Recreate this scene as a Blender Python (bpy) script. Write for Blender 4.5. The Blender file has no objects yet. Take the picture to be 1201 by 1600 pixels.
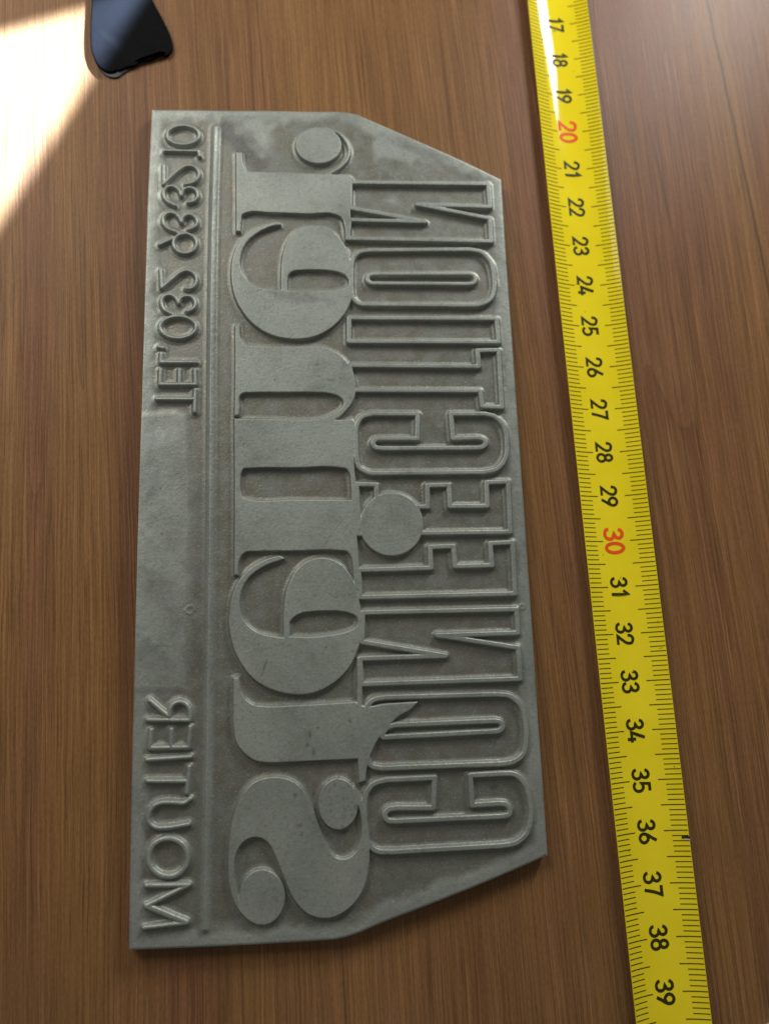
import bpy, math, random
import numpy as np
from mathutils import Matrix, Vector

CM = 0.01                      # all numbers below are centimetres
scene = bpy.context.scene
col = scene.collection

# ------------------------------------------------------------------ camera
cd = bpy.data.cameras.new('camera')
cam = bpy.data.objects.new('camera', cd)
col.objects.link(cam)
cr = Vector((0.99451, -0.0308, 0.09999)); cu = Vector((0.01052, 0.98028, 0.19733)); cf = Vector((0.10409, 0.19519, -0.97523))
CAM = Vector((3.16735, 4.77285, 17.10255))
cam.matrix_world = Matrix(((cr.x, cu.x, -cf.x, CAM.x*CM), (cr.y, cu.y, -cf.y, CAM.y*CM), (cr.z, cu.z, -cf.z, CAM.z*CM), (0, 0, 0, 1)))
cd.sensor_fit = 'VERTICAL'; cd.sensor_height = 36.0; cd.lens = 36.0*1284.28/1600.0
cd.clip_start = 0.005; cd.clip_end = 50.0
cd.dof.use_dof = True
cd.dof.focus_distance = (Vector((4.2, 6.6, 0.35)) - CAM).dot(cf)*CM
cd.dof.aperture_fstop = 10.5
scene.camera = cam

# ------------------------------------------------------------------ world and lamps
world = bpy.data.worlds.new('World'); scene.world = world; world.use_nodes = True
bg = world.node_tree.nodes['Background']
bg.inputs[0].default_value = (0.90, 0.92, 0.92, 1); bg.inputs[1].default_value = 0.175

def area(name, loc, target, sx, sy, power, colour, spread=180.0, xaxis=None):
    ld = bpy.data.lights.new(name, 'AREA'); ld.shape = 'RECTANGLE'; ld.size = sx*CM; ld.size_y = sy*CM
    ld.energy = power; ld.color = colour; ld.spread = math.radians(spread)
    o = bpy.data.objects.new(name, ld); col.objects.link(o)
    zax = (Vector(loc) - Vector(target)).normalized()
    xa = Vector(xaxis) if xaxis is not None else Vector((1, 0, 0))
    xa = (xa - zax*xa.dot(zax)).normalized(); ya = zax.cross(xa)
    o.matrix_world = Matrix(((xa.x, ya.x, zax.x, loc[0]*CM), (xa.y, ya.y, zax.y, loc[1]*CM), (xa.z, ya.z, zax.z, loc[2]*CM), (0, 0, 0, 1)))
    return o
# the window beyond the far edge of the table
area('window_light', (27, 43, 18), (6, 10, 0), 5.5, 11, 1.50, (0.95, 0.98, 1.0))
# added fill lamp, wide and soft, to brighten the left side
area('left_fill_light', (-17, 35, 26), (1, 8, 0), 28, 20, 1.25, (0.98, 0.98, 0.97))
# the shaft of sun that falls through a gap onto the table's far left corner:
# a narrow beam whose rectangle lands as a slanted parallelogram
P0 = Vector((-0.413, 20.707, 0)); e1 = Vector((-0.4408, -0.8976, 0)); 
e2 = Matrix.Rotation(math.radians(-42), 3, 'Z') @ e1
bis = (e1 + e2).normalized(); EL = math.acos(math.sqrt(math.cos(math.radians(42)))/math.cos(math.radians(21)))
Lb = Vector((bis.x*math.cos(EL), bis.y*math.cos(EL), -math.sin(EL)))
w1 = 22.0; w2 = 16.0
p1 = e1*w1; p2 = e2*w2
a1 = p1 - Lb*p1.dot(Lb); a2 = p2 - Lb*p2.dot(Lb)
cen = P0 + (p1 + p2)*0.5
beam = area('sunbeam_light', tuple(cen - Lb*60), tuple(cen), a1.length, a2.length, 1.5, (0.64, 0.90, 1.45), 0.7, a1.normalized())

scene.view_settings.view_transform = 'Standard'
scene.view_settings.look = 'None'
scene.view_settings.gamma = 1.0
scene.view_settings.exposure = 0.0
scene.view_settings.use_curve_mapping = False

# ------------------------------------------------------------------ node helpers
class NT:
    def __init__(self, name):
        self.m = bpy.data.materials.new(name); self.m.use_nodes = True
        self.t = self.m.node_tree; self.n = self.t.nodes; self.l = self.t.links
        self.b = self.n['Principled BSDF']
    def node(self, typ, **kw):
        x = self.n.new(typ)
        for k, v in kw.items(): setattr(x, k, v)
        return x
    def put(self, sock, v):
        if isinstance(v, bpy.types.NodeSocket): self.l.new(v, sock)
        elif v is not None:
            if sock.type == 'RGBA' and len(v) == 3: v = (*v, 1)
            sock.default_value = v
    def math(self, op, a, b=None, c=None, clamp=False):
        x = self.node('ShaderNodeMath', operation=op, use_clamp=clamp)
        for i, v in enumerate((a, b, c)):
            if v is not None: self.put(x.inputs[i], v)
        return x.outputs[0]
    def mix(self, f, a, b, mode='MIX'):
        x = self.node('ShaderNodeMix', data_type='RGBA', blend_type=mode)
        self.put(x.inputs[0], f); self.put(x.inputs[6], a); self.put(x.inputs[7], b)
        return x.outputs[2]
    def ramp(self, v, lo, hi, a=0.0, b=1.0):
        x = self.node('ShaderNodeMapRange', clamp=True)
        self.put(x.inputs[0], v); x.inputs[1].default_value = lo; x.inputs[2].default_value = hi
        x.inputs[3].default_value = a; x.inputs[4].default_value = b
        return x.outputs[0]
    def coord(self):
        x = self.node('ShaderNodeTexCoord')
        s = self.node('ShaderNodeVectorMath', operation='SCALE'); self.l.new(x.outputs['Object'], s.inputs[0]); s.inputs[3].default_value = 100.0
        return s.outputs[0]
    def vmap(self, v, scale=(1, 1, 1), rot=(0, 0, 0), loc=(0, 0, 0)):
        x = self.node('ShaderNodeMapping'); self.put(x.inputs[0], v)
        x.inputs['Scale'].default_value = scale; x.inputs['Rotation'].default_value = rot; x.inputs['Location'].default_value = loc
        return x.outputs[0]
    def noise(self, v, scale=1.0, detail=2.0, rough=0.5, dist=0.0, out=0):
        x = self.node('ShaderNodeTexNoise'); self.put(x.inputs['Vector'], v)
        x.inputs['Scale'].default_value = scale; x.inputs['Detail'].default_value = detail
        x.inputs['Roughness'].default_value = rough; x.inputs['Distortion'].default_value = dist
        return x.outputs[out]
    def attr(self, name):
        return self.node('ShaderNodeAttribute', attribute_name=name).outputs['Fac']
    def bump(self, h, strength, dist):
        x = self.node('ShaderNodeBump'); x.inputs['Strength'].default_value = strength
        x.inputs['Distance'].default_value = dist*CM; self.put(x.inputs['Height'], h)
        self.l.new(x.outputs[0], self.b.inputs['Normal'])
    def set(self, **kw):
        for k, v in kw.items(): self.put(self.b.inputs[k.replace('_', ' ')], v)

# ------------------------------------------------------------------ materials
def mat_wood():
    M = NT('wood_veneer')
    c = M.vmap(M.coord(), rot=(0, 0, math.radians(-3.1)))
    def shift(v, sc, amp, loc=(0, 0, 0)):
        w = M.noise(M.vmap(v, sc, loc=loc), 1.0, 2, 0.5, out=1)
        sub = M.node('ShaderNodeVectorMath', operation='SUBTRACT'); M.l.new(w, sub.inputs[0]); sub.inputs[1].default_value = (0.5, 0.5, 0.5)
        mul = M.node('ShaderNodeVectorMath', operation='MULTIPLY'); M.l.new(sub.outputs[0], mul.inputs[0]); mul.inputs[1].default_value = (amp, 0, 0)
        ad = M.node('ShaderNodeVectorMath', operation='ADD'); M.l.new(v, ad.inputs[0]); M.l.new(mul.outputs[0], ad.inputs[1])
        return ad.outputs[0]
    g0 = shift(c, (0.12, 0.03, 1), 1.3)
    g = shift(g0, (2.0, 1.1, 1), 0.055, (7, 2, 0))
    broad = M.noise(M.vmap(g0, (0.36, 0.016, 1)), 1.0, 2, 0.5)
    hue = M.noise(M.vmap(g0, (0.62, 0.025, 1), loc=(31, 7, 0)), 1.0, 2, 0.5)
    mid = M.noise(M.vmap(g0, (5.2, 0.06, 1)), 1.0, 2, 0.55)
    fine = M.noise(M.vmap(g, (24.0, 0.20, 1)), 1.0, 4, 0.7)
    pore = M.noise(M.vmap(g, (42.0, 0.55, 1), loc=(5, 3, 0)), 1.0, 2, 0.6)
    light = M.noise(M.vmap(g, (32.0, 0.30, 1), loc=(15, 13, 0)), 1.0, 2, 0.6)
    grit = M.noise(M.vmap(c, (26, 9, 1)), 1.0, 2, 0.6)
    cath = M.noise(M.vmap(g0, (1.1, 0.012, 1), loc=(3, 17, 0)), 1.0, 0, 0.5)
    ring = M.math('FRACT', M.math('MULTIPLY', cath, 9.0))
    line = M.ramp(ring, 0.0, 0.07, 1.0, 0.0)
    base = M.mix(M.ramp(broad, 0.3, 0.7), WOOD_A, WOOD_B)
    base = M.mix(M.ramp(hue, 0.42, 0.66, 0.0, 0.65), base, WOOD_C)
    base = M.mix(M.ramp(mid, 0.35, 0.75, 0.0, 0.38), base, WOOD_D)
    f2 = M.math('MULTIPLY', M.ramp(fine, 0.25, 0.75, 0.50, 1.55), M.ramp(grit, 0.2, 0.8, 0.82, 1.18))
    cc = M.node('ShaderNodeCombineColor')
    for i in range(3): M.l.new(f2, cc.inputs[i])
    base = M.mix(1.0, base, cc.outputs[0], 'MULTIPLY')
    base = M.mix(M.ramp(pore, 0.57, 0.72, 0.0, 0.60), base, WOOD_E)
    base = M.mix(M.math('MULTIPLY', line, 0.28), base, WOOD_E)
    # two long dark growth lines in the veneer at the right
    sx = M.node('ShaderNodeSeparateXYZ'); M.l.new(M.coord(), sx.inputs[0])
    def vein(y0, a, b, c2, lo, hi, w, k):
        y = M.math('SUBTRACT', sx.outputs[1], y0)
        xx = M.math('ADD', M.math('ADD', M.math('MULTIPLY', M.math('MULTIPLY', y, y), a), M.math('MULTIPLY', y, b)), c2)
        xx = M.math('ADD', xx, M.math('MULTIPLY', M.math('SUBTRACT', M.noise(M.vmap(c, (1, 0.9, 1)), 1.0, 2, 0.5), 0.5), 0.10))
        d = M.math('ABSOLUTE', M.math('SUBTRACT', sx.outputs[0], xx))
        m = M.math('MULTIPLY', M.ramp(d, 0.0, w, 1.0, 0.0), M.math('MULTIPLY', M.ramp(sx.outputs[1], lo, lo+3.0), M.ramp(sx.outputs[1], hi-2.5, hi, 1.0, 0.0)))
        return M.math('MULTIPLY', m, k)
    base = M.mix(vein(*VEIN1, 8.0, 30.0, 0.055, 0.75), base, WOOD_E)
    base = M.mix(vein(*VEIN2, 7.0, 18.5, 0.07, 0.40), base, WOOD_E)
    base = M.mix(M.ramp(light, 0.58, 0.74, 0.0, 0.50), base, WOOD_F)
    M.set(Base_Color=base, Roughness=M.ramp(fine, 0.3, 0.7, 0.38, 0.48))
    M.b.inputs['Specular IOR Level'].default_value = 0.13
    h = M.math('ADD', M.math('MULTIPLY', fine, 0.6), M.math('MULTIPLY', pore, -0.8))
    M.bump(h, 0.35, 0.012)
    return M.m
VEIN1 = (17.0, -0.0008, -0.0798, 14.055); VEIN2 = (12.0, -0.0115, -0.0135, 12.226)
WOOD_A = (0.150, 0.070, 0.024); WOOD_B = (0.226, 0.114, 0.040); WOOD_C = (0.150, 0.062, 0.034)
WOOD_D = (0.095, 0.037, 0.013); WOOD_E = (0.038, 0.015, 0.006); WOOD_F = (0.360, 0.192, 0.082)

def mat_zinc():
    M = NT('etched_zinc')
    c = M.coord()
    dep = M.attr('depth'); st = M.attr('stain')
    n1 = M.noise(c, 0.8, 5, 0.6)
    n2 = M.noise(c, 3.2, 4, 0.6)
    n3 = M.noise(c, 15.0, 5, 0.7)
    n4 = M.noise(c, 24.0, 3, 0.6)
    tarn = M.noise(M.vmap(c, loc=(9, 4, 2)), 1.1, 5, 0.6)
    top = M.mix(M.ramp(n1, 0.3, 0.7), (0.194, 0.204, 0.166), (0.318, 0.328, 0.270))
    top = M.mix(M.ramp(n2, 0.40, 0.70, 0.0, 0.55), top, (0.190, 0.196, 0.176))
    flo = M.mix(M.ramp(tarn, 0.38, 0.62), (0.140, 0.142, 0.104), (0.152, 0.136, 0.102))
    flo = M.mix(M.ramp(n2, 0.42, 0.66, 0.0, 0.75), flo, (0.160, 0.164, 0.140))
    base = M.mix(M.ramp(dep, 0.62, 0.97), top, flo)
    dust = M.noise(M.vmap(c, loc=(3, 1, 0)), 17.0, 2, 0.5)
    base = M.mix(M.math('MULTIPLY', M.ramp(dust, 0.69, 0.74, 0.0, 0.42), dep), base, (0.46, 0.44, 0.38))
    # grime speckles and tiny pits, spread everywhere
    base = M.mix(M.ramp(n3, 0.52, 0.72, 0.0, 0.60), base, (0.105, 0.106, 0.094))
    base = M.mix(M.ramp(n4, 0.56, 0.74, 0.0, 0.35), base, (0.44, 0.45, 0.41))
    base = M.mix(M.math('MULTIPLY', st, 0.85), base, (0.060, 0.058, 0.056))
    M.set(Base_Color=base, Roughness=M.ramp(n2, 0.3, 0.7, 0.36, 0.54), Metallic=0.45)
    h = M.math('ADD', M.math('MULTIPLY', n3, 0.7), M.math('MULTIPLY', n4, 0.5))
    M.bump(h, 0.6, 0.012)
    return M.m

def mat_plain(name, colour, rough=0.5, spec=0.5, metallic=0.0, var=0.15, scale=20.0, coat=0.0, bump=0.0):
    M = NT(name)
    n = M.noise(M.coord(), scale, 3, 0.6)
    lo = tuple(x*(1-var) for x in colour); hi = tuple(min(1, x*(1+var)) for x in colour)
    M.set(Base_Color=M.mix(M.ramp(n, 0.3, 0.7), lo, hi), Roughness=rough, Metallic=metallic)
    M.b.inputs['Specular IOR Level'].default_value = spec
    M.b.inputs['Coat Weight'].default_value = coat; M.b.inputs['Coat Roughness'].default_value = 0.12
    if bump: M.bump(n, bump, 0.01)
    return M.m

def mat_tape():
    M = NT('yellow_lacquer')
    c = M.coord()
    n = M.noise(c, 0.8, 3, 0.6); s = M.noise(c, 9.0, 4, 0.65); sp = M.noise(M.vmap(c, loc=(4, 8, 1)), 5.5, 2, 0.5)
    base = M.mix(M.ramp(n, 0.3, 0.7), (0.690, 0.535, 0.010), (0.750, 0.590, 0.018))
    base = M.mix(M.ramp(s, 0.62, 0.80, 0.0, 0.30), base, (0.42, 0.34, 0.03))
    base = M.mix(M.ramp(sp, 0.735, 0.77, 0.0, 0.7), base, (0.10, 0.08, 0.02))
    M.set(Base_Color=base, Roughness=M.ramp(s, 0.3, 0.7, 0.07, 0.12))
    M.b.inputs['Specular IOR Level'].default_value = 0.16
    M.bump(s, 0.10, 0.004)
    return M.m

W_WOOD = mat_wood(); W_ZINC = mat_zinc(); W_TAPE = mat_tape()
W_INK = mat_plain('black_ink', (0.030, 0.026, 0.006), 0.5, 0.10, var=0.3, scale=14)
W_RED = mat_plain('red_ink', (0.70, 0.075, 0.010), 0.5, 0.10, var=0.12, scale=14)
W_BLACK = mat_plain('dark_plastic', (0.0030, 0.0027, 0.0026), 0.75, 0.05, var=0.3, scale=9)
W_RIM = mat_plain('grey_rim', (0.030, 0.030, 0.034), 0.4, 0.3, var=0.2, scale=6)
W_STEEL = mat_plain('pale_metal', (0.55, 0.60, 0.58), 0.35, 0.5, 0.6, 0.1, 8)
W_WHITE = mat_plain('bare_steel', (0.65, 0.65, 0.62), 0.4, 0.5, 0.4, 0.1, 8)

# ------------------------------------------------------------------ object helpers
def tag(o, label=None, cat=None, kind=None):
    if label: o['label'] = label
    if cat: o['category'] = cat
    if kind: o['kind'] = kind
    return o
def empty(name, loc=(0, 0, 0)):
    o = bpy.data.objects.new(name, None); o.empty_display_size = 0.01
    o.location = [v*CM for v in loc]; col.objects.link(o); return o
def link(name, me, mat, parent=None):
    me.materials.append(mat)
    o = bpy.data.objects.new(name, me); col.objects.link(o)
    if parent: o.parent = parent
    return o
def mesh(name, V, F, smooth=True):
    me = bpy.data.meshes.new(name)
    me.from_pydata([tuple(float(c)*CM for c in v) for v in V], [], F); me.update()
    if smooth: me.polygons.foreach_set('use_smooth', [True]*len(me.polygons))
    return me

# ------------------------------------------------------------------ table
TH = 2.0
xs = (-60, 70); ys = (-55, 75)
V = [(xs[0], ys[0], 0), (xs[1], ys[0], 0), (xs[1], ys[1], 0), (xs[0], ys[1], 0), (xs[0], ys[0], -TH), (xs[1], ys[0], -TH), (xs[1], ys[1], -TH), (xs[0], ys[1], -TH)]
F = [(0, 1, 2, 3), (7, 6, 5, 4), (0, 4, 5, 1), (1, 5, 6, 2), (2, 6, 7, 3), (3, 7, 4, 0)]
tag(link('table_top', mesh('table_top', V, F, False), W_WOOD), 'brown wood veneer table top with fine straight grain', None, 'structure')

# ------------------------------------------------------------------ outlines: points with c are corners, the rest is a smooth curve
def parse(s):
    out = []
    for t in s.split():
        c = t.endswith('c'); a, b = t.rstrip('c').split(',')
        out.append((float(a), float(b), c))
    return out
def smooth_path(pts, closed, sub=5):
    n = len(pts); P = np.array([(p[0], p[1]) for p in pts]); out = []
    for i in range(n if closed else n-1):
        j = (i+1) % n
        a, b = P[i], P[j]
        prv = P[(i-1) % n] if (closed or i > 0) else a
        nxt = P[(j+1) % n] if (closed or j < n-1) else b
        if pts[i][2]: prv = 2*a - b if not pts[j][2] else a
        if pts[j][2]: nxt = 2*b - a if not pts[i][2] else b
        if pts[i][2] and pts[j][2]: out.append(a); continue
        # centripetal-ish Catmull-Rom with tangents limited by chord
        ch = np.linalg.norm(b-a) + 1e-9
        def tan(p, q, r):
            d1 = np.linalg.norm(q-p)+1e-9; d2 = np.linalg.norm(r-q)+1e-9
            t = ((q-p)/d1*d2 + (r-q)/d2*d1)/(d1+d2)
            return t
        m0 = tan(prv, a, b)*ch; m1 = tan(a, b, nxt)*ch
        for k in range(sub):
            t = k/sub
            out.append((2*t**3-3*t**2+1)*a + (t**3-2*t**2+t)*m0 + (-2*t**3+3*t**2)*b + (t**3-t**2)*m1)
    if not closed: out.append(P[-1])
    return np.array(out)

def seg_dist(X, Y, P, closed):
    d2 = np.full(X.shape, 1e9); ins = np.zeros(X.shape, bool)
    n = len(P)
    for i in range(n if closed else n-1):
        ax, ay = P[i]; bx, by = P[(i+1) % n]
        ex, ey = bx-ax, by-ay; L2 = ex*ex+ey*ey
        if L2 < 1e-12: continue
        wx, wy = X-ax, Y-ay
        t = np.clip((wx*ex+wy*ey)/L2, 0, 1)
        d2 = np.minimum(d2, (wx-t*ex)**2+(wy-t*ey)**2)
        if closed and ay != by:
            c = (ay > Y) != (by > Y)
            ins ^= c & (X < ex*(Y-ay)/ey+ax)
    d = np.sqrt(d2)
    return np.where(ins, -d, d) if closed else d

rng = np.random.RandomState(7)
def vnoise(X, Y, s, seed):
    r = np.random.RandomState(seed); T = r.rand(256, 256)
    u = X*s+1000; v = Y*s+1000; i = np.floor(u).astype(int); j = np.floor(v).astype(int)
    fu = u-i; fv = v-j; fu = fu*fu*(3-2*fu); fv = fv*fv*(3-2*fv)
    g = lambda a, b: T[a & 255, b & 255]
    return (g(i, j)*(1-fu)+g(i+1, j)*fu)*(1-fv)+(g(i, j+1)*(1-fu)+g(i+1, j+1)*fu)*fv-0.5
def sstep(a, b, x):
    t = np.clip((x-a)/(b-a), 0, 1); return t*t*(3-2*t)

LETTERS = [
 ('r', 'big', [
   ('P', 0, '1.872,16.413c 1.985,16.417c 2.02,16.092 2.083,15.96 2.304,15.942 2.873,15.941 3.59,15.931 4.022,15.931 4.376,15.947c 4.456,15.866c 4.411,15.697 4.394,15.186 4.38,14.331c 4.289,14.328c 4.263,14.709 4.209,14.865 4.104,14.931 3.434,14.942 2.585,14.948 2.107,14.937 1.996,14.877 1.968,14.706 1.958,14.473c 1.886,14.471c 1.882,15.421'),
   ('P', 0, '4.226,16.678 4.211,16.576 4.171,16.478 4.109,16.389 4.027,16.314 3.93,16.256 3.822,16.218 3.709,16.203 3.597,16.21 3.49,16.239 3.395,16.29 3.316,16.358 3.257,16.442 3.221,16.536 3.209,16.637 3.223,16.739 3.261,16.837 3.322,16.926 3.404,17.002 3.501,17.061 3.609,17.1 3.723,17.116 3.836,17.11 3.944,17.08 4.04,17.029 4.12,16.96 4.179,16.875 4.215,16.779'),
   ('S', 0.018, '3.898,17.107 4.159,17.003 4.345,16.797 4.413,16.555 4.355,16.324 4.185,16.114 3.965,15.964'),
 ]),
 ('e', 'big', [
   ('P', 0, '2.837,14.691c 2.781,14.721 2.668,14.693 2.444,14.624 2.22,14.51 2.025,14.335 1.887,14.086 1.806,13.81 1.78,13.537 1.795,13.236 1.865,12.909 2.002,12.614 2.194,12.351 2.439,12.148 2.712,12.02 3.012,11.965 3.287,11.968 3.591,12.039 3.87,12.197 4.096,12.408 4.255,12.635 4.359,12.893 4.407,13.167 4.414,13.472 4.38,13.808 4.273,14.146 4.108,14.406 3.912,14.572 3.685,14.65 3.487,14.647 3.259,14.569 3.088,14.41 2.974,14.206 2.903,13.958 2.867,13.682 2.857,13.439 2.855,13.091c 2.689,13.097 2.468,13.12 2.276,13.185 2.11,13.302 2,13.481 1.95,13.692 1.985,13.966 2.095,14.214 2.276,14.403 2.499,14.548 2.696,14.631 2.831,14.654c'),
   ('H', 0, '2.974,13.073c 2.976,13.32 2.996,13.442 3.081,13.535 3.277,13.575 3.585,13.591 3.894,13.583 4.147,13.527 4.3,13.423 4.34,13.317 4.281,13.194 4.111,13.124 3.83,13.089 3.41,13.069'),
 ]),
 ('n', 'big', [
   ('P', 0, '1.868,12.256c 1.949,12.251c 1.977,11.935 2.032,11.825 2.194,11.792 2.71,11.777 3.23,11.78 3.642,11.791 3.862,11.737 4.053,11.631 4.216,11.477 4.323,11.317 4.39,11.114 4.418,10.911 4.397,10.709 4.327,10.522 4.205,10.359 4.052,10.207 3.929,10.131c 4.187,10.137 4.31,10.151 4.377,10.086c 4.353,9.797 4.338,9.376 4.34,9.097 4.366,8.738c 1.878,8.755c 1.87,9.384 1.861,10.134 1.874,10.783'),
   ('H', 0, '1.837,10.156c 1.837,10.226c 1.938,10.246c 1.956,10.387 1.96,10.67 2.021,10.727 2.195,10.742 2.84,10.75 3.545,10.754 3.871,10.73 4.061,10.665 4.155,10.564 4.153,10.464 4.055,10.35 3.89,10.25 3.726,10.179 3.536,10.144 2.836,10.149 2.302,10.157'),
   ('H', 0, '2,9.013 2.039,9.076 2.17,9.089 3.095,9.095 4.057,9.093 4.191,9.065 4.256,8.959 4.277,8.738 4.283,8.382c 3.089,8.406 2.119,8.429 2.041,8.456 1.994,8.565 1.975,8.782'),
 ]),
 ('i', 'big', [
   ('P', 0, '1.878,8.753c 4.366,8.735c 4.38,8.406 4.392,8.269 4.37,7.998 4.36,7.607 4.387,7.192 4.396,6.901 4.4,6.454c 4.309,6.586 4.297,6.718 4.273,7.035 4.242,7.208 4.165,7.308 3.995,7.337 3.079,7.34 2.301,7.342 2.082,7.324 2.013,7.27 1.955,7.153 1.933,6.867c 1.874,6.868c 1.876,7.496 1.879,8.026'),
   ('H', 0, '2,9.011 2.039,9.074 2.17,9.087 3.095,9.093 4.057,9.091 4.191,9.062 4.256,8.957 4.277,8.736 4.283,8.379c 3.088,8.404 2.119,8.426 2.041,8.454 1.994,8.563 1.975,8.78'),
 ]),
 ('dot', 'dot', [
   ('P', 0, '5.756,7.857 5.738,7.727 5.695,7.603 5.63,7.489 5.544,7.391 5.442,7.31 5.326,7.251 5.202,7.216 5.074,7.205 4.948,7.22 4.827,7.259 4.716,7.321 4.62,7.404 4.541,7.505 4.484,7.62 4.45,7.744 4.441,7.873 4.457,8.002 4.497,8.126 4.561,8.241 4.645,8.342 4.747,8.424 4.863,8.485 4.988,8.522 5.118,8.534 5.247,8.52 5.37,8.481 5.483,8.417 5.58,8.333 5.659,8.23 5.716,8.113 5.748,7.987'),
 ]),
 ('e', 'big', [
   ('P', 0, '2.856,7.181c 2.792,7.224 2.637,7.206 2.456,7.143 2.25,7.029 2.071,6.876 1.918,6.658 1.83,6.428 1.786,6.147 1.775,5.893 1.809,5.639 1.886,5.361 2.012,5.107 2.175,4.878 2.4,4.686 2.675,4.553 2.951,4.482 3.203,4.462 3.481,4.502 3.762,4.63 3.995,4.798 4.179,5.019 4.301,5.269 4.398,5.521 4.43,5.777 4.411,6.061 4.366,6.322 4.307,6.585 4.22,6.797 4.067,6.997 3.859,7.133 3.651,7.181 3.441,7.153 3.258,7.064 3.1,6.909 2.995,6.715 2.916,6.509 2.876,6.277 2.861,6.02 2.858,5.574c 2.655,5.605 2.453,5.653 2.275,5.729 2.124,5.859 2.014,6.04 1.976,6.245 1.99,6.476 2.066,6.681 2.204,6.86 2.378,6.987 2.584,7.089 2.766,7.146'),
   ('H', 0, '2.96,5.597c 2.969,5.787 2.963,5.877 3.04,5.977 3.195,6.064 3.427,6.097 3.711,6.103 3.996,6.089 4.202,6.04 4.318,5.973 4.354,5.869 4.313,5.767 4.168,5.681 3.961,5.629 3.702,5.595 3.369,5.573'),
 ]),
 ('t', 'big', [
   ('P', 0, '1.868,4.812c 1.951,4.816c 2.002,4.577 2.101,4.394 2.251,4.291 2.483,4.25 3.05,4.247 3.722,4.257 4.257,4.272c 4.331,4.217 4.911,4.217 5.496,4.23c 5.353,4.102 5.108,3.978 4.897,3.788 4.721,3.598 4.579,3.376 4.471,3.121 4.402,2.771c 4.301,2.743c 4.288,3.193c 3.537,3.191 2.875,3.186 2.546,3.193 2.284,3.242 2.087,3.377 1.939,3.575 1.879,3.866 1.87,4.32'),
 ]),
 ('S', 'big', [
   ('P', 0, '2.358,0.278 2.179,0.36 1.999,0.539 1.87,0.776 1.804,1.047 1.789,1.367 1.8,1.737 1.85,2.084 1.953,2.432 2.097,2.679 2.282,2.837 2.52,2.904 2.733,2.902 2.946,2.847 3.132,2.723 3.263,2.551 3.354,2.368 3.418,2.161 3.508,1.904 3.623,1.647 3.726,1.466 3.83,1.373 3.936,1.348 4.056,1.362 4.178,1.443 4.275,1.614 4.326,1.839 4.322,2.094 4.279,2.3 4.227,2.393c 4.194,2.69c 4.31,2.479 4.385,2.219 4.432,1.987 4.458,1.732 4.456,1.454 4.423,1.13 4.349,0.861 4.184,0.599 3.969,0.427 3.731,0.331 3.497,0.333 3.263,0.419 3.109,0.561 2.981,0.739 2.878,0.965 2.776,1.217 2.673,1.47 2.556,1.687 2.412,1.806 2.255,1.834 2.099,1.784 1.969,1.654 1.897,1.46 1.888,1.239 1.92,0.992 1.973,0.77 2.03,0.61c 2.23,0.49c'),
   ('P', 0, '4.253,2.34 4.241,2.236 4.211,2.138 4.164,2.051 4.103,1.98 4.03,1.928 3.95,1.897 3.867,1.889 3.784,1.905 3.706,1.943 3.636,2.002 3.578,2.078 3.535,2.169 3.509,2.269 3.501,2.374 3.512,2.478 3.542,2.577 3.588,2.664 3.649,2.737 3.721,2.79 3.801,2.822 3.886,2.83 3.97,2.815 4.049,2.776 4.119,2.717 4.177,2.639 4.22,2.547 4.246,2.446'),
   ('P', 0, '2.83,0.73 2.819,0.624 2.787,0.524 2.737,0.436 2.672,0.364 2.593,0.311 2.506,0.281 2.415,0.274 2.323,0.292 2.237,0.332 2.159,0.393 2.094,0.472 2.045,0.566 2.014,0.669 2.003,0.776 2.013,0.883 2.044,0.983 2.092,1.072 2.158,1.145 2.236,1.199 2.324,1.231 2.416,1.238 2.509,1.221 2.597,1.18 2.675,1.118 2.741,1.037 2.79,0.943 2.82,0.838'),
 ]),
 ('N', 'outline', [
   ('R', 0.039, '4.407,15.756c 7.607,15.824c 7.614,15.244c 5.937,15.251c 7.593,14.948c 7.59,14.379c 4.328,14.362c 4.371,14.817c 6.086,14.825c 4.392,15.113c'),
 ]),
 ('O', 'outline', [
   ('R', 0.039, '4.388,13.678c 4.435,13.884 4.582,14.042 4.797,14.089c 7.072,14.166c 7.362,14.1 7.546,13.879 7.605,13.541 7.597,13.23 7.495,12.971 7.244,12.834 6.905,12.808c 4.809,12.792c 4.528,12.818 4.413,12.942 4.376,13.168c'),
   ('R', 0.03315, '4.741,13.404 4.776,13.481 4.867,13.519c 7.041,13.571c 7.146,13.531 7.18,13.444 7.137,13.355 7.028,13.322c 4.861,13.294c 4.772,13.328'),
 ]),
 ('I', 'outline', [
   ('R', 0.039, '4.314,12.464c 7.603,12.498c 7.619,11.943c 4.301,11.918c'),
 ]),
 ('T', 'outline', [
   ('R', 0.039, '4.307,11.366c 7.141,11.365c 7.127,11.738c 7.607,11.753c 7.6,10.431c 7.171,10.449c 7.143,10.805c 4.34,10.8c'),
 ]),
 ('C', 'outline', [
   ('R', 0.039, '5.742,10.272c 4.785,10.275c 4.531,10.199 4.412,9.985 4.392,9.703c 4.396,9.329c 4.458,9.097 4.636,8.985 4.883,8.965c 7.127,8.975c 7.434,9.063 7.612,9.294 7.662,9.651 7.608,10.01 7.454,10.203 7.2,10.28c 6.468,10.274c 6.488,9.724c 7.029,9.742c 7.158,9.699 7.2,9.618 7.135,9.542 7.017,9.514c 4.945,9.505c 4.791,9.547 4.757,9.623 4.814,9.702 4.951,9.726c 5.711,9.72c'),
 ]),
 ('E', 'outline', [
   ('R', 0.039, '4.391,8.728c 4.808,8.716c 4.794,8.24c 5.875,8.229c 5.881,8.69c 6.347,8.7c 6.353,8.238c 7.15,8.235c 7.161,8.746c 7.635,8.761c 7.614,7.669c 4.409,7.671c'),
 ]),
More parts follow.
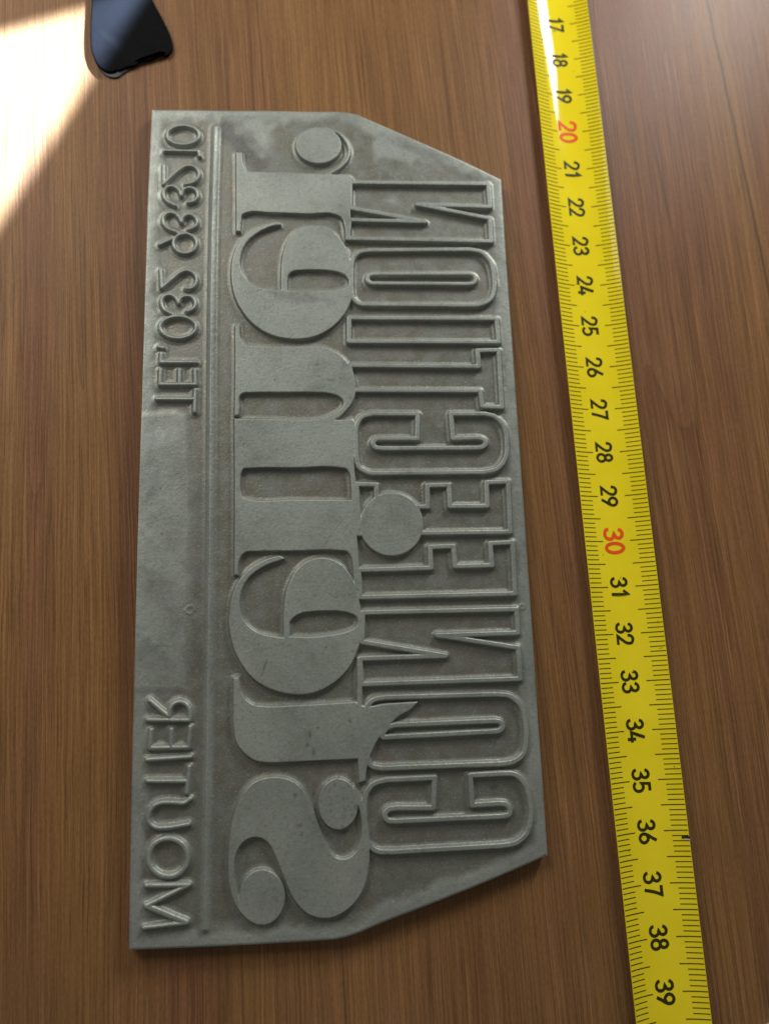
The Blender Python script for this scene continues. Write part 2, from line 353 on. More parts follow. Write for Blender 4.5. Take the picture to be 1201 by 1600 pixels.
 ('F', 'outline', [
   ('R', 0.039, '4.382,6.917c 5.888,6.934c 5.889,7.372c 6.385,7.383c 6.401,6.961c 7.179,6.965c 7.169,7.43c 7.655,7.446c 7.633,6.363c 4.412,6.356c'),
 ]),
 ('N', 'outline', [
   ('R', 0.039, '4.447,6.043c 7.649,6.04c 7.645,5.553c 5.962,5.545c 7.634,5.249c 7.63,4.622c 4.389,4.619c 4.364,5.123c 6.119,5.128c 4.424,5.452c'),
   ('S', 0.039, '4.364,5.123c 4.351,4.611c 4.332,4.197c'),
 ]),
 ('O', 'outline', [
   ('R', 0.039, '4.415,3.947c 4.462,4.151 4.616,4.303 4.874,4.344c 7.089,4.33c 7.396,4.286 7.605,4.106 7.682,3.789 7.675,3.414 7.586,3.128 7.382,3.005 7.14,2.974c 4.747,2.987c 4.538,3.048 4.478,3.151 4.425,3.538c'),
   ('R', 0.039, '4.766,3.627c 4.876,3.754 5.027,3.802c 7.059,3.811c 7.179,3.773 7.21,3.701 7.157,3.624 7.047,3.603c 4.892,3.573c 4.786,3.581'),
 ]),
 ('C', 'outline', [
   ('R', 0.039, '5.788,2.763c 4.824,2.764c 4.549,2.684 4.419,2.511 4.382,2.216c 4.39,1.901c 4.437,1.627 4.577,1.472 4.865,1.427c 7.048,1.434c 7.35,1.474 7.551,1.611 7.67,1.904 7.671,2.306 7.593,2.573 7.409,2.756 7.129,2.788c 6.503,2.778c 6.512,2.214c 7.053,2.225c 7.201,2.194 7.269,2.099 7.233,2.009 7.081,1.98c 4.987,1.987c 4.821,2.018 4.774,2.115 4.836,2.203 4.996,2.235c 5.739,2.201c'),
 ]),
 ('0', 'phone', [
   ('R', 0.016, '1.043,16.823 1.035,16.77 1.01,16.718 0.968,16.672 0.912,16.632 0.846,16.601 0.771,16.58 0.693,16.571 0.614,16.574 0.539,16.588 0.472,16.614 0.415,16.649 0.372,16.692 0.345,16.741 0.336,16.794 0.343,16.847 0.368,16.898 0.41,16.945 0.465,16.985 0.531,17.017 0.606,17.038 0.685,17.047 0.764,17.045 0.839,17.03 0.907,17.005 0.964,16.969 1.007,16.926 1.034,16.876'),
 ]),
 ('1', 'phone', [
   ('S', 0.016, '0.295,16.405c 1.029,16.418c 1.056,16.302c'),
 ]),
 ('2', 'phone', [
   ('S', 0.016, '0.279,16.035c 0.288,15.584c 0.481,15.798 0.644,15.961 0.755,16.033 0.866,16.049 0.972,16.008 1.043,15.897 1.037,15.778 0.969,15.673 0.845,15.612 0.769,15.594'),
 ]),
 ('3', 'phone', [
   ('S', 0.016, '0.529,15.072 0.383,15.152 0.301,15.266 0.288,15.383 0.348,15.494 0.458,15.533 0.555,15.504 0.629,15.425 0.669,15.317c 0.689,15.396 0.736,15.468 0.819,15.507 0.916,15.5 0.997,15.434 1.027,15.329 0.989,15.218 0.907,15.164 0.838,15.151'),
 ]),
 ('3', 'phone', [
   ('S', 0.016, '0.541,14.444 0.396,14.509 0.309,14.61 0.29,14.733 0.341,14.834 0.457,14.889 0.553,14.861 0.637,14.774 0.687,14.67c 0.706,14.76 0.754,14.816 0.843,14.854 0.939,14.826 1.012,14.738 1.022,14.631 0.957,14.547 0.848,14.491'),
 ]),
 ('9', 'phone', [
   ('R', 0.016, '1.02,14.164 1.015,14.112 0.997,14.063 0.968,14.018 0.929,13.981 0.882,13.952 0.83,13.934 0.775,13.927 0.72,13.931 0.667,13.947 0.619,13.973 0.58,14.009 0.549,14.051 0.53,14.1 0.523,14.151 0.528,14.202 0.545,14.252 0.574,14.296 0.613,14.334 0.66,14.363 0.712,14.382 0.767,14.389 0.823,14.385 0.876,14.369 0.924,14.342 0.964,14.307 0.994,14.264 1.013,14.215'),
   ('S', 0.016, '0.543,14.288c 0.24,14.124c'),
 ]),
 ('2', 'phone', [
   ('S', 0.016, '0.267,13.525c 0.298,13.104c 0.528,13.329 0.687,13.471 0.795,13.519 0.904,13.499 1,13.414 1.033,13.295 0.997,13.174 0.91,13.101 0.809,13.096'),
 ]),
 ('3', 'phone', [
   ('S', 0.016, '0.537,12.494 0.476,12.532 0.357,12.601 0.307,12.718 0.305,12.832 0.374,12.922 0.481,12.946 0.576,12.896 0.659,12.76c 0.685,12.842 0.731,12.895 0.805,12.923 0.926,12.909 0.998,12.818 1.008,12.7 0.944,12.613 0.844,12.572'),
 ]),
 ('0', 'phone', [
   ('R', 0.016, '1.031,12.207 1.023,12.152 0.996,12.099 0.952,12.052 0.893,12.012 0.822,11.982 0.744,11.962 0.661,11.955 0.578,11.96 0.498,11.978 0.427,12.006 0.367,12.044 0.322,12.09 0.293,12.142 0.283,12.197 0.291,12.252 0.317,12.305 0.361,12.353 0.419,12.393 0.49,12.423 0.569,12.443 0.652,12.451 0.736,12.446 0.815,12.428 0.887,12.4 0.947,12.361 0.993,12.315 1.021,12.263'),
 ]),
 ('.', 'phone', [
   ('S', 0.0208, '0.272,11.753c 0.346,11.735c'),
 ]),
 ('L', 'phone', [
   ('S', 0.0192, '0.319,11.605c 0.316,11.409c 1.039,11.416c'),
 ]),
 ('E', 'phone', [
   ('S', 0.0192, '0.31,11.241c 0.311,10.915c 1.038,10.92c 1.024,11.247c'),
   ('S', 0.0192, '0.702,11.244c 0.708,10.918c'),
 ]),
 ('T', 'phone', [
   ('S', 0.0192, '0.259,10.594c 1.033,10.595c'),
   ('S', 0.0192, '1.037,10.799c 1.028,10.321c'),
 ]),
 ('R', 'town', [
   ('S', 0.022, '0.234,4.071c 1.02,4.039c'),
   ('S', 0.022, '1.02,4.039 1.028,4.166 0.998,4.282 0.918,4.366 0.819,4.394 0.713,4.356 0.648,4.264 0.636,4.119'),
   ('S', 0.022, '0.617,4.126c 0.265,4.428c'),
 ]),
 ('E', 'town', [
   ('S', 0.022, '0.299,3.877c 0.274,3.547c 1.01,3.53c 1.037,3.912c'),
   ('S', 0.022, '0.673,3.872c 0.678,3.537c'),
 ]),
 ('I', 'town', [
   ('S', 0.022, '0.244,3.329c 1.043,3.35c'),
 ]),
 ('T', 'town', [
   ('S', 0.022, '0.253,2.935c 0.99,2.903c'),
   ('S', 0.022, '1.028,3.166c 0.991,2.693c'),
 ]),
 ('U', 'town', [
   ('S', 0.022, '1.055,2.579 0.972,2.519 0.733,2.524 0.495,2.523 0.377,2.47 0.299,2.364 0.279,2.25 0.326,2.151 0.422,2.089 0.564,2.074 0.801,2.088 1.026,2.117'),
 ]),
 ('O', 'town', [
   ('R', 0.0286, '1.027,1.522 1.019,1.448 0.993,1.379 0.951,1.318 0.894,1.268 0.826,1.232 0.75,1.211 0.67,1.207 0.59,1.22 0.513,1.248 0.444,1.292 0.385,1.347 0.341,1.413 0.312,1.485 0.302,1.559 0.309,1.634 0.334,1.703 0.375,1.765 0.432,1.815 0.5,1.852 0.576,1.873 0.657,1.878 0.738,1.865 0.815,1.836 0.885,1.793 0.944,1.736 0.988,1.67 1.016,1.598'),
 ]),
 ('M', 'town', [
   ('S', 0.022, '0.254,0.339c 1.018,0.379c'),
   ('S', 0.033, '1.018,0.388c 0.291,0.711c'),
   ('S', 0.022, '0.291,0.716c 1.048,1.036c 0.277,1.067c'),
 ]),
 ('-', 'rule', [
   ('S', 0.022, '1.398,17.032 1.371,15.403 1.354,13.556 1.355,11.493 1.375,7.633 1.372,5.574 1.368,3.135 1.353,0.258'),
 ]),
]
BOSS = [(7.788, 6.095, 0.045), (0.991, 6.184, 0.075)]
OUTLINE = '-0.019,17.468c 0.861,17.5 2.3,17.541 3.764,17.591 4.356,17.601 4.593,17.561c 5.831,16.996 7.012,16.46 7.926,15.997c 7.926,14.229 7.938,12.508 7.953,9.533 7.967,6.738 7.971,3.982 7.987,1.2c 6.869,0.821 5.715,0.466 4.713,0.169 3.974,-0.059 3.731,-0.089c 2.77,-0.087 1.351,-0.068 -0.019,-0.039c -0.034,0.887 -0.051,2.713 -0.067,4.995 -0.087,7.539 -0.081,9.69 -0.078,12.098 -0.062,14.643'
PLATEAU = '-0.274,10.266c 0.837,10.268 0.94,9.545 0.968,6.867 0.941,4.593c -0.174,4.63c'
SPOTS = [(3.892, 11.022, 0.078, 0.029, 0), (4.099, 11.067, 0.026, 0.027, 0), (2.694, 11.015, 0.029, 0.027, 0), (3.597, 11.383, 0.039, 0.027, 0.8), (3.634, 11.108, 0.026, 0.027, 0), (3.128, 10.989, 0.019, 0.02, 0), (3.345, 3.681, 0.032, 0.093, 0.1), (3.293, 3.477, 0.045, 0.053, 0), (3.416, 3.351, 0.039, 0.08, 0), (3.51, 3.809, 0.032, 0.033, 0), (4.144, 3.921, 0.032, 0.047, 0.4), (2.465, 5.005, 0.029, 0.173, -0.35), (6.983, 2.525, 0.091, 0.053, 0), (3.912, 6.37, 0.052, 0.027, 0.3), (3.687, 5.36, 0.032, 0.027, 0), (3.797, 17.07, 0.026, 0.027, 0), (0.36, 8.683, 0.026, 0.027, 0), (0.406, 7.739, 0.029, 0.029, 0), (0.688, 9.004, 0.026, 0.027, 0), (0.27, 7.089, 0.026, 0.027, 0), (3.127, 1.999, 0.052, 0.04, 0.3), (3.162, 1.846, 0.032, 0.053, 0), (3.059, 2.554, 0.039, 0.08, 0)]


# ------------------------------------------------------------------ the printing plate: one relief, cut into base and raised pieces
G = 0.0118
ZTOP = 0.35; ZFLOOR = 0.245
gx = np.arange(-0.06, 8.08, G); gy = np.arange(-0.14, 17.68, G)
X, Y = np.meshgrid(gx, gy)                      # [row y, col x]
ny, nx = X.shape
FM = np.zeros(X.shape); OWN = np.full(X.shape, -1, np.int32); NEAR = np.full(X.shape, 9.0)
rough = 0.0035*vnoise(X, Y, 14, 1) + 0.0035*vnoise(X, Y, 31, 2)
for k, (ch, line, ops) in enumerate(LETTERS):
    paths = [(op, hw, smooth_path(parse(s), op != 'S')) for op, hw, s in ops]
    allp = np.concatenate([p for _, _, p in paths]); mg = 1.2
    i0 = max(0, np.searchsorted(gx, allp[:, 0].min()-mg)); i1 = np.searchsorted(gx, allp[:, 0].max()+mg)
    j0 = max(0, np.searchsorted(gy, allp[:, 1].min()-mg)); j1 = np.searchsorted(gy, allp[:, 1].max()+mg)
    sx = X[j0:j1, i0:i1]; sy = Y[j0:j1, i0:i1]
    d = np.full(sx.shape, 9.0)
    for op, hw, P in paths:
        q = seg_dist(sx, sy, P, op != 'S')
        if op == 'P': d = np.minimum(d, q)
        elif op == 'H': d = np.maximum(d, -q)
        elif op == 'R': d = np.minimum(d, np.abs(q)-hw)
        else: d = np.minimum(d, q-hw)
    rr = rough[j0:j1, i0:i1]
    if line in ('big', 'dot'):
        e = d + 0.5*rr
        f = 1 - 0.07*sstep(-0.010, 0.010, e) - 0.79*sstep(0.002, 0.036, e) - 0.14*sstep(0.025, 0.11, e)
    elif line == 'outline':
        e = d + rr
        f = 1 - 0.08*sstep(-0.010, 0.012, e) - 0.78*sstep(0.006, 0.042, e) - 0.14*sstep(0.03, 0.10, e)
    elif line == 'rule':
        e = d + rr
        f = 1 - 0.20*sstep(-0.022, 0.016, e) - 0.62*sstep(0.0, 0.095, e) - 0.18*sstep(0.05, 0.17, e)
    else:
        e = d + rr
        f = 0.98*(1 - 0.10*sstep(-0.012, 0.012, e) - 0.74*sstep(0.004, 0.056, e) - 0.16*sstep(0.04, 0.13, e))
    F0 = FM[j0:j1, i0:i1]; O0 = OWN[j0:j1, i0:i1]; N0 = NEAR[j0:j1, i0:i1]
    b = f > F0 + 1e-4
    F0[b] = f[b]; O0[b] = k; np.minimum(N0, d, out=N0)

outl = smooth_path(parse(OUTLINE), True, 3)
DO = seg_dist(X, Y, outl, True)
plat = seg_dist(X, Y, smooth_path(parse(PLATEAU), True, 4), True)
floor = ZFLOOR + 0.006*vnoise(X, Y, 0.8, 3) + 0.004*vnoise(X, Y, 2.3, 4) + 0.0016*vnoise(X, Y, 9, 5)
floor += 0.014*sstep(0.50, 1.1, NEAR)          # the acid bit deepest close to the letters
floor += 0.018*(1-sstep(-0.10, 0.07, plat))
border = 1 - sstep(0.10, 0.42, -DO + 0.16*vnoise(X, Y, 1.7, 41) + 0.10*vnoise(X, Y, 6, 42))
floor += 0.024*border
for bx, by, br in BOSS:                          # small ring marks left by the engraver
    floor += 0.009*np.exp(-((np.hypot(X-bx, Y-by)-br)/0.030)**2)*(1+1.2*vnoise(X, Y, 8, 44))
top = ZTOP + 0.0035*vnoise(X, Y, 0.35, 6)
Zf = floor + (top-floor)*np.clip(FM, 0, 1)
Zf -= 0.018*sstep(-0.045, 0.0, DO)**2
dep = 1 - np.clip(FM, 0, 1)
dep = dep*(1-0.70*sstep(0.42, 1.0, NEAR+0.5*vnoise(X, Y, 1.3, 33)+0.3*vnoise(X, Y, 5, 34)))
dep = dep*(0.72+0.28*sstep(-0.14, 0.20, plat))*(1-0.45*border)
stain = np.zeros(X.shape)
wob = 0.25*vnoise(X, Y, 16, 8)
for (px, py, rx, ry, an) in SPOTS:
    c, s = math.cos(an), math.sin(an)
    u = ((X-px)*c+(Y-py)*s)/(rx*1.1); v = (-(X-px)*s+(Y-py)*c)/(ry*1.1)
    stain = np.maximum(stain, 0.62*(1-sstep(0.2, 1.25, np.sqrt(u*u+v*v)+wob*2.6)))
# pits and specks of old ink, thick on the S terminal, thinner elsewhere
PBX, PBY = 3.88, 2.36
def pits(n, x0, x1, y0, y1, r0, r1, a, seed):
    r = np.random.RandomState(seed)
    for _ in range(n):
        px, py = r.uniform(x0, x1), r.uniform(y0, y1); rad = r.uniform(r0, r1)*(0.6+0.8*r.rand()**2)
        i0 = max(0, int((px-3*rad-gx[0])/G)); i1 = int((px+3*rad-gx[0])/G)+2; j0 = max(0, int((py-3*rad-gy[0])/G)); j1 = int((py+3*rad-gy[0])/G)+2
        q = np.hypot((X[j0:j1, i0:i1]-px)*r.uniform(0.7, 1.3), (Y[j0:j1, i0:i1]-py)*r.uniform(0.7, 1.3))/rad + wob[j0:j1, i0:i1]*2.2
        np.maximum(stain[j0:j1, i0:i1], a*r.uniform(0.4, 1)*(1-sstep(0.2, 1.3, q)), out=stain[j0:j1, i0:i1])
pits(90, PBX-0.5, PBX+0.5, PBY-0.6, PBY+0.6, 0.02, 0.045, 0.55, 1)
pits(60, 1.9, 4.9, 0.6, 5.2, 0.012, 0.03, 0.42, 2)
pits(120, 1.9, 4.6, 5.0, 16.8, 0.010, 0.024, 0.38, 3)
pits(90, 0.1, 7.8, 0.2, 17.3, 0.010, 0.026, 0.40, 4)
def scratches(n, a, seed):
    r = np.random.RandomState(seed)
    for _ in range(n):
        px, py = r.uniform(0.3, 7.6), r.uniform(0.5, 17); an = r.normal(0.6, 0.7); L = r.uniform(0.15, 0.9)
        x1, y1 = px+L*math.cos(an), py+L*math.sin(an)
        i0 = max(0, int((min(px, x1)-0.05-gx[0])/G)); i1 = int((max(px, x1)+0.05-gx[0])/G)+2; j0 = max(0, int((min(py, y1)-0.05-gy[0])/G)); j1 = int((max(py, y1)+0.05-gy[0])/G)+2
        if i1 > nx or j1 > ny: continue
        q = seg_dist(X[j0:j1, i0:i1], Y[j0:j1, i0:i1], np.array([(px, py), (x1, y1)]), False)
        np.maximum(stain[j0:j1, i0:i1], a*r.uniform(0.3, 1)*(1-sstep(0.002, 0.020, q))*(0.8+wob[j0:j1, i0:i1]*2), out=stain[j0:j1, i0:i1])
scratches(70, 0.38, 5)
# smear of old ink beside the r, smudges on the bare strip
def smear(x0, y0, x1, y1, r, a):
    global stain
    q = seg_dist(X, Y, np.array([(x0, y0), (x1, y1)]), False)
    m = (1-sstep(0.0, r, q + r*0.9*vnoise(X, Y, 2.4, 11) + r*0.5*vnoise(X, Y, 7, 12)))*a
    stain = np.maximum(stain, m*(0.75+0.5*vnoise(X, Y, 22, 13)))
smear(1.58, 17.07, 2.36, 16.16, 0.26, 0.85); smear(2.09, 16.84, 2.52, 16.54, 0.30, 0.50)
smear(0.45, 6.6, 0.95, 5.2, 0.50, 0.42); smear(0.4, 8.0, 0.9, 7.0, 0.42, 0.36); smear(0.5, 9.6, 0.95, 8.6, 0.45, 0.28); smear(0.2, 5.4, 0.5, 5.2, 0.3, 0.3)
smear(3.1, 12.95, 4.0, 12.85, 0.18, 0.55); smear(2.6, 13.05, 2.9, 12.95, 0.14, 0.45)
smear(2.3, 9.02, 4.2, 9.05, 0.14, 0.30)

VX = X.copy(); VY = Y.copy()
# vertices just outside are pulled onto the outline
out_near = (DO > 0) & (DO < 2.2*G)
jj, ii = np.nonzero(out_near)
best = np.full(len(jj), 9.0); bx_ = np.zeros(len(jj)); by_ = np.zeros(len(jj))
qx = X[jj, ii]; qy = Y[jj, ii]
for i in range(len(outl)):
    a = outl[i]; b = outl[(i+1) % len(outl)]; e = b-a; L2 = e@e
    if L2 < 1e-12: continue
    t = np.clip(((qx-a[0])*e[0]+(qy-a[1])*e[1])/L2, 0, 1)
    cx = a[0]+t*e[0]; cy = a[1]+t*e[1]; dd = (qx-cx)**2+(qy-cy)**2
    m = dd < best; best[m] = dd[m]; bx_[m] = cx[m]; by_[m] = cy[m]
VX[jj, ii] = bx_; VY[jj, ii] = by_
idx = np.arange(nx*ny).reshape(ny, nx)
a_ = idx[:-1, :-1]; b_ = idx[:-1, 1:]; c_ = idx[1:, 1:]; d_ = idx[1:, :-1]
ins = DO < 0
keep = ins[:-1, :-1] | ins[:-1, 1:] | ins[1:, 1:] | ins[1:, :-1]
dzy, dzx = np.gradient(Zf, G)
nrm = np.stack([-dzx, -dzy, np.ones_like(Zf)], -1); nrm /= np.linalg.norm(nrm, axis=-1, keepdims=True)
nrm = nrm.reshape(-1, 3)
VV = np.stack([VX, VY, Zf], -1).reshape(-1, 3)
fmean = np.stack([FM[:-1, :-1], FM[:-1, 1:], FM[1:, 1:], FM[1:, :-1]])
omax = np.take_along_axis(np.stack([OWN[:-1, :-1], OWN[:-1, 1:], OWN[1:, 1:], OWN[1:, :-1]]), fmean.argmax(0)[None], 0)[0]
cell = np.where(fmean.mean(0) > 0.10, omax, -1)
quads = np.stack([a_, b_, c_, d_], -1)
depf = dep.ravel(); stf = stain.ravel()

def grid_mesh(name, q, extra_v=None, extra_n=None, extra_f=None):
    used, inv = np.unique(q.ravel(), return_inverse=True)
    v = VV[used]; n = nrm[used]; f = inv.reshape(-1, 4)
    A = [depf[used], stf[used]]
    if extra_v is not None:
        f = np.concatenate([f, extra_f+len(v)]); v = np.concatenate([v, extra_v]); n = np.concatenate([n, extra_n])
        A = [np.concatenate([x, np.zeros(len(extra_v))]) for x in A]
    me = bpy.data.meshes.new(name)
    me.vertices.add(len(v)); me.vertices.foreach_set('co', (v*CM).astype(np.float32).ravel())
    me.loops.add(f.size); me.loops.foreach_set('vertex_index', f.astype(np.int32).ravel())
    me.polygons.add(len(f)); me.polygons.foreach_set('loop_start', np.arange(0, f.size, 4, dtype=np.int32))
    me.update(calc_edges=True)
    me.polygons.foreach_set('use_smooth', np.ones(len(f), bool))
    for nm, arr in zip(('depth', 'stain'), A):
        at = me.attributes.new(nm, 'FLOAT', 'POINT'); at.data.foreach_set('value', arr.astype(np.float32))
    me.normals_split_custom_set_from_vertices(n.astype(np.float32))
    return me

made = {}
plate = tag(empty('printing_plate'), 'grey etched metal printing plate with raised mirror-image lettering and two cut corners', 'printing plate')
qb = quads[keep & (cell < 0)]
# the plate's side: walls hung from the rim down to the table
qk = quads[keep]
ed = np.concatenate([qk[:, [0, 1]], qk[:, [1, 2]], qk[:, [2, 3]], qk[:, [3, 0]]])
key = np.sort(ed, 1); code = key[:, 0].astype(np.int64)*(nx*ny)+key[:, 1]
u_, first, cnt = np.unique(code, return_index=True, return_counts=True)
be = ed[first[cnt == 1]]
p = VV[be[:, 0]]; q = VV[be[:, 1]]
m = len(be)
nn = np.stack([q[:, 1]-p[:, 1], -(q[:, 0]-p[:, 0]), np.zeros(m)], -1); nn /= np.linalg.norm(nn, axis=1, keepdims=True)+1e-12
lo_p = p.copy(); lo_q = q.copy(); lo_p[:, 2] = 0.002; lo_q[:, 2] = 0.002
ev = np.stack([p, q, lo_q, lo_p], 1).reshape(-1, 3); en = np.repeat(nn, 4, 0)
ef = np.arange(m*4).reshape(-1, 4)[:, [1, 0, 3, 2]]
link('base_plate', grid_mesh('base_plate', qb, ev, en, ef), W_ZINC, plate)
WHAT = {'big': 'large solid reversed letter %s', 'outline': 'outlined reversed capital %s', 'phone': 'small thin reversed %s of the telephone line', 'town': 'small rounded reversed capital %s of the town name'}
for k, (ch, line, ops) in enumerate(LETTERS):
    q = quads[keep & (cell == k)]
    if len(q) == 0: continue
    nm = 'rule_line' if line == 'rule' else 'full_stop' if ch == '.' else 'raised_numeral' if ch.isdigit() else 'raised_letter'
    if line == 'dot': nm = 'dot'
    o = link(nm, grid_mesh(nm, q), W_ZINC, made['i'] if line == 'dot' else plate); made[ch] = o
    if line == 'dot': continue
    o['label'] = 'long thin raised rule between the lettering lines' if line == 'rule' else 'small raised full stop' if ch == '.' else WHAT[line] % ch

# ------------------------------------------------------------------ tape measure
T0 = np.array([9.22265, 37.48090]); TD = np.array([0.02704, -0.99963]); TN = np.array([0.99963, 0.02704])
TW = 0.755
def tz(v): return 0.016 + 0.33*v*v
def tp(u, v, lift=0.0):
    s = 2*0.33*v; l = math.sqrt(1+s*s)
    P = T0 + u*TD + (v - lift*s/l)*TN
    return (P[0], P[1], tz(v) + lift/l)
tape = tag(empty('tape_measure', (0, 0, 0)), 'yellow steel tape measure blade stretched beside the plate', 'tape measure')
U0, U1 = 12.0, 44.0; NV = 24; NU = 33
V = []; F = []
for s in (0, 1):
    for a in range(NU):
        for b in range(NV+1):
            V.append(tp(U0+(U1-U0)*a/(NU-1), -TW+2*TW*b/NV, -0.012*s))
W = NV+1; off = NU*W
for a in range(NU-1):
    for b in range(NV):
        i = a*W+b
        F.append((i, i+W, i+W+1, i+1)); F.append((off+i, off+i+1, off+i+W+1, off+i+W))
    F.append((a*W, off+a*W, off+(a+1)*W, (a+1)*W)); F.append((a*W+NV, (a+1)*W+NV, off+(a+1)*W+NV, off+a*W+NV))
for b in range(NV):
    F.append((b, b+1, off+b+1, off+b)); e = (NU-1)*W+b; F.append((e, off+e, off+e+1, e+1))
blade = link('blade', mesh('blade', V, F), W_TAPE, tape)
blade.data.set_sharp_from_angle(angle=math.radians(40))

def ribbon(P, hw, closed, V, F, place):
    n = len(P); P = np.asarray(P, float); base = len(V)
    for i in range(n):
        a = P[i-1] if (i > 0 or closed) else P[i]; b = P[(i+1) % n] if (i < n-1 or closed) else P[i]
        d1 = P[i]-a; d2 = b-P[i]
        l1 = np.linalg.norm(d1); l2 = np.linalg.norm(d2)
        d1 = d1/l1 if l1 > 1e-9 else d2/l2; d2 = d2/l2 if l2 > 1e-9 else d1
        t = d1+d2; t /= np.linalg.norm(t)+1e-9
        nn = np.array([-t[1], t[0]]); k = hw/max(0.5, nn@np.array([-d1[1], d1[0]]))
        V.append(place(P[i]+nn*k)); V.append(place(P[i]-nn*k))
    for i in range(n if closed else n-1):
        j = (i+1) % n
        F.append((base+2*i, base+2*i+1, base+2*j+1, base+2*j))
DIG = {'1': ['0.10,0.70c 0.30,0.96c 0.30,0c'],
 '2': ['0.05,0.66 0.08,0.83 0.19,0.93 0.33,0.93 0.47,0.85 0.50,0.70 0.45,0.54 0.30,0.34 0.07,0.07c 0.55,0.07c'],
 '3': ['0.06,0.75 0.12,0.87 0.25,0.93 0.39,0.90 0.47,0.77 0.43,0.62 0.26,0.53c 0.42,0.48 0.51,0.32 0.47,0.16 0.35,0.07 0.20,0.07 0.08,0.15 0.04,0.27'],
 '4': ['0.34,0.98c 0.05,0.25c 0.58,0.25c', '0.41,0.48c 0.41,0c'],
 '5': ['0.50,0.93c 0.14,0.93c 0.10,0.50c 0.20,0.57 0.33,0.58 0.46,0.49 0.51,0.32 0.46,0.16 0.33,0.07 0.18,0.07 0.05,0.18'],
 '6': ['0.42,0.98c 0.28,0.74 0.13,0.52 0.06,0.30 0.12,0.14 0.28,0.07 0.44,0.14 0.51,0.30 0.44,0.46 0.30,0.54 0.14,0.47'],
 '7': ['0.04,0.93c 0.51,0.93c 0.36,0.55 0.22,0.0'],
 '9': ['0.14,0.02c 0.28,0.26 0.43,0.48 0.50,0.70 0.44,0.86 0.28,0.93 0.12,0.86 0.05,0.70 0.12,0.54 0.26,0.46 0.42,0.53']}
def digit_paths(ch):
    th = np.linspace(0, 2*math.pi, 28, endpoint=False)
    if ch == '0': return [(np.stack([0.28+0.215*np.cos(th), 0.5+0.43*np.sin(th)], -1), True)]
    if ch == '8': return [(np.stack([0.28+0.175*np.cos(th), 0.735+0.195*np.sin(th)], -1), True), (np.stack([0.28+0.22*np.cos(th), 0.30+0.235*np.sin(th)], -1), True)]
    return [(smooth_path(parse(s), False, 5), False) for s in DIG[ch]]
def numeral(n):
    red = n % 10 == 0
    H = 0.455 if red else 0.385; wd = 0.96 if red else 0.91
    V = []; F = []; s = str(n); adv = 0.70*H*wd
    lens = [adv*(0.80 if c == '1' else 1.0) for c in s]; tot = sum(lens); x = -tot/2
    for c, l in zip(s, lens):
        for P, cl in digit_paths(c):
            Q = np.stack([P[:, 0]*H*wd*1.08 + 0.04*H, P[:, 1]*H], -1)
            ribbon(Q, H*(0.082 if red else 0.080), cl, V, F, lambda p, x=x: tp(n + x + p[0], -0.045 - H/2 + p[1], 0.004))
        x += l
    link('numeral', mesh('numeral', V, F), W_RED if red else W_INK, blade)
for n in range(15, 42): numeral(n)
V = []; F = []
for i in range(int(14.5*10), int(41.5*10)):
    u = i/10; lng = i % 5 == 0
    inn = 0.304 if lng else 0.452
    for sgn in (-1, 1):
        base = len(V); K = 4
        for a in range(K+1):
            v = sgn*(0.748+(inn-0.748)*a/K)
            w = 0.0095 if lng else 0.0085
            V.append(tp(u-w, v, 0.003)); V.append(tp(u+w, v, 0.003))
        for a in range(K):
            f = (base+2*a, base+2*a+1, base+2*a+3, base+2*a+2)
            F.append(f if sgn > 0 else f[::-1])
tk = link('tick_marks', mesh('tick_marks', V, F), W_INK, blade); tk['kind'] = 'stuff'
# nick in the right edge by the 36
V = []; F = []
ribbon([(36.13, 0.62), (36.135, 0.66), (36.13, 0.70), (36.14, 0.765)], 0.024, False, V, F, lambda p: tp(p[0], p[1], 0.008))
o = link('edge_nick', mesh('edge_nick', V, F), W_INK, blade); o['label'] = 'small black nick in the tape edge'
V = []; F = []
ribbon([(36.17, 0.67), (36.175, 0.72), (36.18, 0.765)], 0.010, False, V, F, lambda p: tp(p[0], p[1], 0.006))
link('bare_edge', mesh('bare_edge', V, F), W_WHITE, blade)

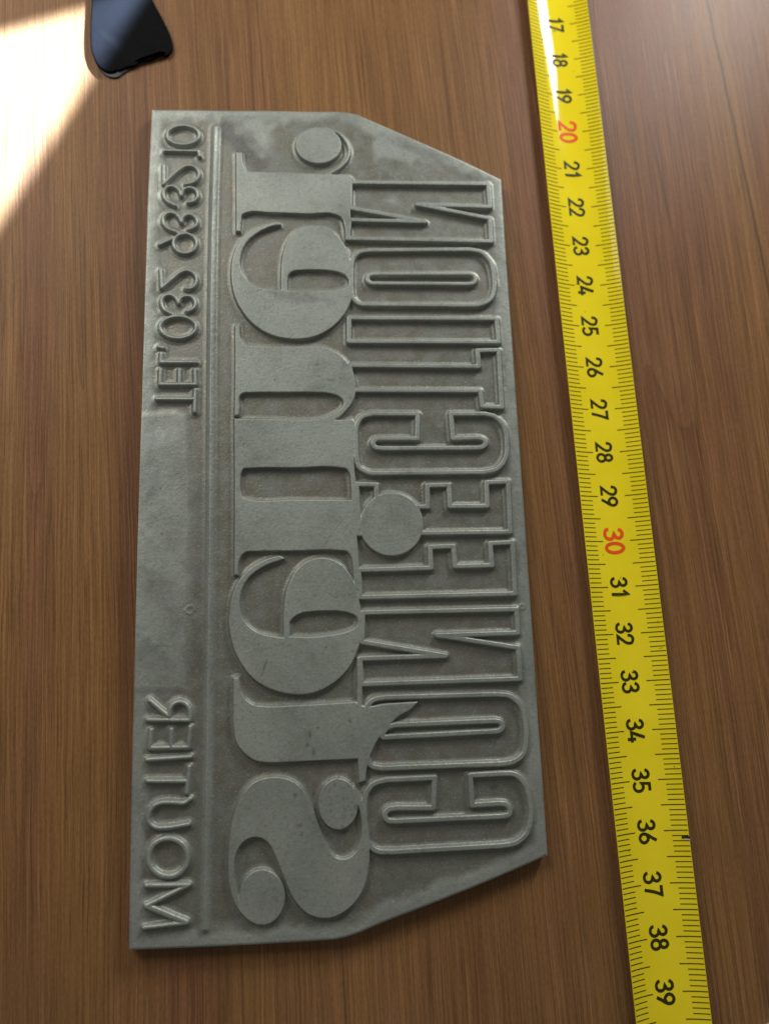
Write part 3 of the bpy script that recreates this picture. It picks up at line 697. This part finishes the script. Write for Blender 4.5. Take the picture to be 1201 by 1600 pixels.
# ------------------------------------------------------------------ slabs with rounded edges
def slab(name, P, z0, z1, r, mat, parent=None, lift=None):
    P = np.asarray(P, float); n = len(P); V = []; F = []
    area2 = sum(P[i][0]*P[(i+1) % n][1]-P[(i+1) % n][0]*P[i][1] for i in range(n))
    if area2 < 0: P = P[::-1]
    N = []
    for i in range(n):
        a = P[i]-P[i-1]; b = P[(i+1) % n]-P[i]; t = a/np.linalg.norm(a)+b/np.linalg.norm(b); t /= np.linalg.norm(t)
        N.append((t[1], -t[0]))
    N = np.array(N)
    prof = [(0, z0)] + [(-r+r*math.cos(t), z1-r+r*math.sin(t)) for t in np.linspace(0, math.pi/2, 6)] + [(-r*2.2, z1+0.004)]
    for o_, z in prof:
        for i in range(n):
            x, y = P[i]+N[i]*o_
            V.append((x, y, z + (lift(x, y) if lift else 0)))
    for k in range(len(prof)-1):
        for i in range(n):
            j = (i+1) % n; F.append((k*n+i, k*n+j, (k+1)*n+j, (k+1)*n+i))
    F.append(tuple((len(prof)-1)*n+i for i in range(n)))
    o = link(name, mesh(name, V, F), mat, parent); o.data.set_sharp_from_angle(angle=math.radians(50)); return o
tab = tag(empty('dark_flap', (0, 0, 0)), 'dark navy plastic flap with a rounded corner at the edge of the sunlit patch', 'plastic flap')
slab('panel', smooth_path(parse('-1.561,21.9c -1.492,20.395 -1.495,19.706 -1.482,19.366 -1.458,19.113 -1.393,18.898 -1.271,18.669 -1.096,18.535 -0.93,18.545 -0.86,18.60c -0.83,18.57c -0.616,18.687 -0.42,18.76 -0.40,18.80 -0.118,18.899 0.17,19.05 0.20,19.02 0.34,19.12 0.375,19.21 0.348,19.47 0.148,19.976 -0.114,20.517 -0.6,21.9c'), True, 4), 0.040, 0.105, 0.03, W_BLACK, tab)
slab('rim', smooth_path(parse('-1.53,21.8c -1.46,20.395 -1.465,19.706 -1.455,19.3 -1.43,19.05 -1.36,18.83 -1.23,18.60 -1.06,18.45 -0.86,18.44 -0.72,18.56c -0.5,18.74 -0.118,18.95 0.30,19.2c 0.27,19.47 0.08,19.976 -0.18,20.517 -0.62,21.8c'), True, 4), 0.0, 0.042, 0.02, W_RIM, tab)
th = np.linspace(0, 2*math.pi, 48, endpoint=False)
disc = tag(empty('metal_disc', (12.655, -3.13, 0)), 'pale grey metal disc edge poking into the bottom right corner', 'metal disc')
slab('body', np.stack([np.cos(th), np.sin(th)], -1), 0.0, 0.17, 0.05, W_STEEL, disc)
slab('raised_ring', np.stack([0.78*np.cos(th), 0.78*np.sin(th)], -1), 0.171, 0.20, 0.012, W_STEEL, disc)
